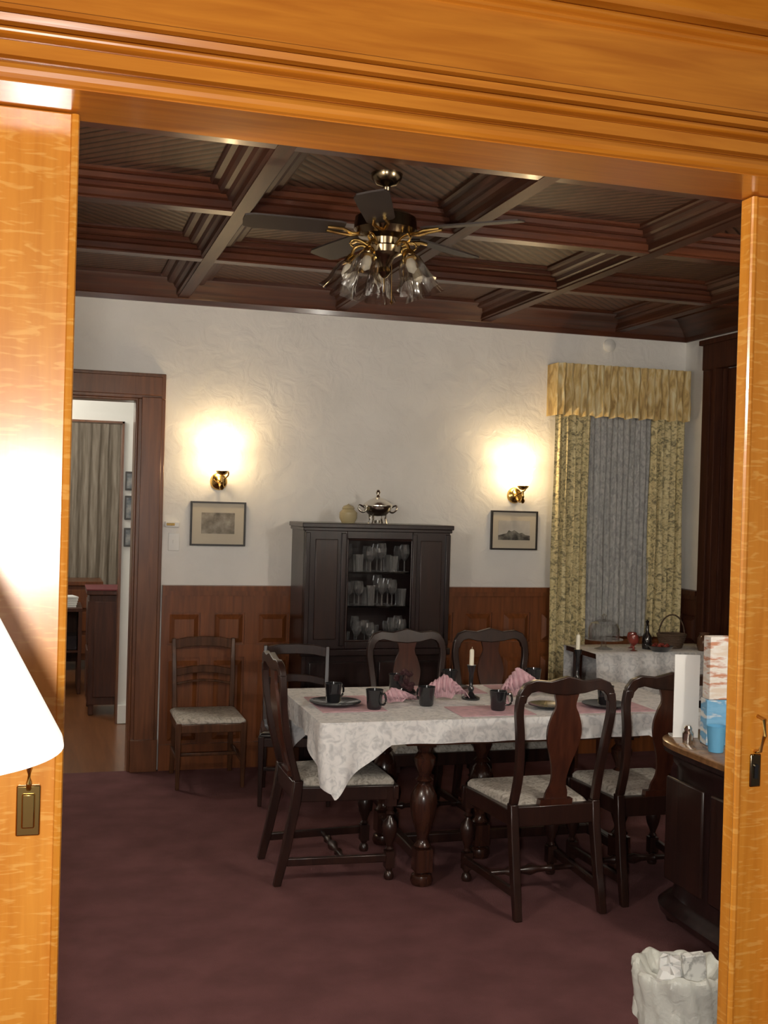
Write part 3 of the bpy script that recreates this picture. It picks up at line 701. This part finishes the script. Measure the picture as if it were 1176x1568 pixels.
# ------------------------------------------------------------------ waste bin
g=group('waste_basket',(1.915,3.07,0))
binm=plain('bin_plastic',(.66,.66,.62),.4)
m=MB(); m.lathe([(0,0),(.095,0),(.126,.27),(.132,.272),(.132,.28),(.120,.28),(.09,.006),(0,.006)],seg=32); m.obj('bin',binm,g)
bag=plain('plastic_bag',(.66,.67,.61),.3,bump=.5,bscale=28)
rm=lambda a,z:1+.025*math.sin(5*a+z*20)+.03*math.sin(9*a+2+z*50)+.02*math.sin(17*a+1+z*30)+.012*math.sin(31*a+z*60)
pr=[(.138,.12),(.136,.15),(.134,.18),(.138,.21),(.140,.24),(.144,.265),(.141,.282),(.133,.29),(.122,.287),(.108,.262),(.09,.24),(.05,.23),(0,.235)]
o=MB().lathe(pr,cap=False,seg=140,rmod=rm)
nv=[]
for i,(x,y,z) in enumerate(o.v):
    a=math.atan2(y,x); k=i//140
    dz=.010*math.sin(3*a+1)+.006*math.sin(8*a)
    if k<2: dz+=.02*math.sin(5*a)
    nv.append((x,y,z+dz))
o.v=nv
o.obj('liner_bag',bag,g,smooth=35)
m=MB(); m.box(-.035,.035,-.014,.014,0,.11,T=Matrix.Rotation(-.12,4,'Y')); o=m.obj('packet',spots('packet_print',[(.45,(.8,.8,.76)),(.55,(.4,.4,.38)),(.6,(.8,.8,.76))],20),g,bevel=.002); o.location=(.02,-.055,.24); o.rotation_euler=(.1,0,-.2)
rnd=random.Random(8)
for q,(px,py) in enumerate(((-.05,-.03),(-.01,.04))):
    m=MB(); m.lathe([(0,-.04),(.03,-.025),(.04,0),(.03,.025),(0,.035)],seg=12); m.v=[(x+rnd.uniform(-.009,.009),y+rnd.uniform(-.009,.009),z+rnd.uniform(-.009,.009)) for x,y,z in m.v]
    o=m.obj('crumpled_paper_%d'%(q+1),paper,g,smooth=10); o.location=(px,py,.27)

# ------------------------------------------------------------------ ceiling fan
g=group('ceiling_fan',(1.29,4.42,ZP))
m=MB(); m.lathe([(0,0),(.065,0),(.062,-.02),(.04,-.045),(.018,-.05),(.014,-.055),(.014,-.13),(.03,-.14),(.035,-.15),(.09,-.16),(.125,-.18),(.13,-.23),(.11,-.255),(.06,-.265),(.055,-.29),(.075,-.30),(.07,-.325),(.04,-.34),(.02,-.38),(.028,-.40),(.012,-.42),(0,-.425)],seg=32)
m.obj('motor',bronze,g)
m=MB(); mi=MB()
for k in range(5):
    T=Matrix.Rotation(math.radians(32+72*k),4,'Z')@Matrix.Translation((0,0,.02))
    bl=[(.17,-.045),(.19,-.055),(.40,-.062),(.54,-.064),(.575,-.05),(.58,0),(.575,.05),(.54,.064),(.40,.062),(.19,.055),(.17,.045)]
    n=len(bl); v=[(x,y,-.255+y*.18) for x,y in bl]+[(x,y,-.248+y*.18) for x,y in bl]
    f=[tuple(range(n)),tuple(reversed(range(n,2*n)))]+[(i,(i+1)%n,(i+1)%n+n,i+n) for i in range(n)]
    m.add(v,f,T=T)
    mi.tube([(.10,0,-.27),(.14,.015,-.275),(.18,.03,-.262),(.24,.02,-.258)],.007,T=T); mi.tube([(.10,0,-.27),(.14,-.015,-.275),(.18,-.03,-.268),(.24,-.02,-.262)],.007,T=T)
m.obj('blades',plain('blade_wood',(.022,.013,.010),.55),g); mi.obj('blade_irons',brass,g)
m=MB(); ms=MB(); mb=MB()
for k in range(5):
    T=Matrix.Rotation(math.radians(10+72*k),4,'Z')@Matrix.Translation((0,0,.015))
    m.tube(bez([(.05,0,-.33),(.09,0,-.305),(.125,0,-.315),(.14,0,-.35)],3),.007,T=T)
    m.tube(bez([(.06,0,-.31),(.10,0,-.285),(.13,0,-.28),(.145,0,-.295),(.13,0,-.31)],3),.005,T=T)
    T2=T@Matrix.Translation((.13,0,-.35))@Matrix.Rotation(-.40,4,'Y')@Matrix.Scale(1.18,4)
    m.lathe([(.0,.01),(.016,.005),(.024,-.01),(.026,-.03),(.022,-.03)],T=T2,seg=16)
    ms.lathe([(.026,-.02),(.04,-.04),(.047,-.07),(.05,-.10),(.068,-.135)],T=T2,seg=48,cap=False,rmod=lambda a,z:1+.09*math.sin(8*a)*max(0,-z-.03)*9)
    mb.lathe([(.008,-.02),(.018,-.045),(.016,-.07),(0,-.085)],T=T2,seg=12)
m.tube([(.0,.0,-.42),(.0,0,-.48)],.0025); m.tube([(.03,.0,-.33),(.034,0,-.51)],.0015); m.lathe([(0,-.01),(.008,0),(0,.012)],loc=(.034,0,-.52),seg=8)
m.obj('light_arms',brass,g); ms.obj('glass_shades',glassy('fan_shade_glass',(.85,.82,.77),.6,rough=.1),g,smooth=25); mb.obj('bulbs',plain('bulb_off',(.8,.78,.7),.2),g)

# ------------------------------------------------------------------ foreground floor lamp
g=group('floor_lamp',(-.178,1.617,0))
MB().lathe([(.207,1.352),(.205,1.364),(.080,1.602),(.078,1.602),(.203,1.360),(.205,1.352)],seg=64,cap=False).obj('shade',plain('lamp_shade',(.9,.88,.84),.7,em=(1,.95,.86),es=.9),g)
m=MB(); m.lathe([(0,0),(.13,0),(.135,.012),(.10,.025),(.03,.035),(.012,.05),(.011,1.25),(.02,1.26),(.014,1.30),(.014,1.42),(.004,1.43),(.004,1.61),(.012,1.62),(0,1.64)],seg=24)
for k in range(3):
    a=k*2*pi/3; m.tube([(0,0,1.598),(.079*math.cos(a),.079*math.sin(a),1.598)],.002,6)
m.obj('stand',brass,g)

# ------------------------------------------------------------------ lights
l=bpy.data.lights.new('camera_flash','POINT'); l.energy=195; l.color=(1,.96,.90); l.shadow_soft_size=.05
o=bpy.data.objects.new('camera_flash',l); COL.objects.link(o); o.location=(-.07,.03,1.60)
l=bpy.data.lights.new('hall_light','POINT'); l.energy=36; l.color=(1,.93,.82); l.shadow_soft_size=.15
o=bpy.data.objects.new('hall_light',l); COL.objects.link(o); o.location=(-.5,8.0,2.7)
l=bpy.data.lights.new('far_room_light','POINT'); l.energy=45; l.color=(1,.93,.82); l.shadow_soft_size=.15
o=bpy.data.objects.new('far_room_light',l); COL.objects.link(o); o.location=(-.6,10.2,2.6)
w=bpy.data.worlds.new('World'); sc.world=w; w.use_nodes=True
w.node_tree.nodes['Background'].inputs[0].default_value=(1,.93,.84,1); w.node_tree.nodes['Background'].inputs[1].default_value=.12
sc.view_settings.view_transform='Standard'; sc.view_settings.look='None'

# ------------------------------------------------------------------ camera
th=math.radians(16.6); ph=math.radians(.465); ro=math.radians(1.6)
f=Vector((math.sin(th)*math.cos(ph),math.cos(th)*math.cos(ph),-math.sin(ph)))
r=Vector((math.cos(th),-math.sin(th),0)); u=r.cross(f)
R=r*math.cos(ro)+u*math.sin(ro); U=-r*math.sin(ro)+u*math.cos(ro)
cam=bpy.data.cameras.new('camera'); co=bpy.data.objects.new('camera',cam); COL.objects.link(co)
M=Matrix((R,U,-f)).transposed().to_4x4(); M.translation=Vector((0,0,1.7)); co.matrix_world=M
cam.sensor_fit='VERTICAL'; cam.sensor_height=36; cam.lens=39.6; cam.clip_start=.02
sc.camera=co
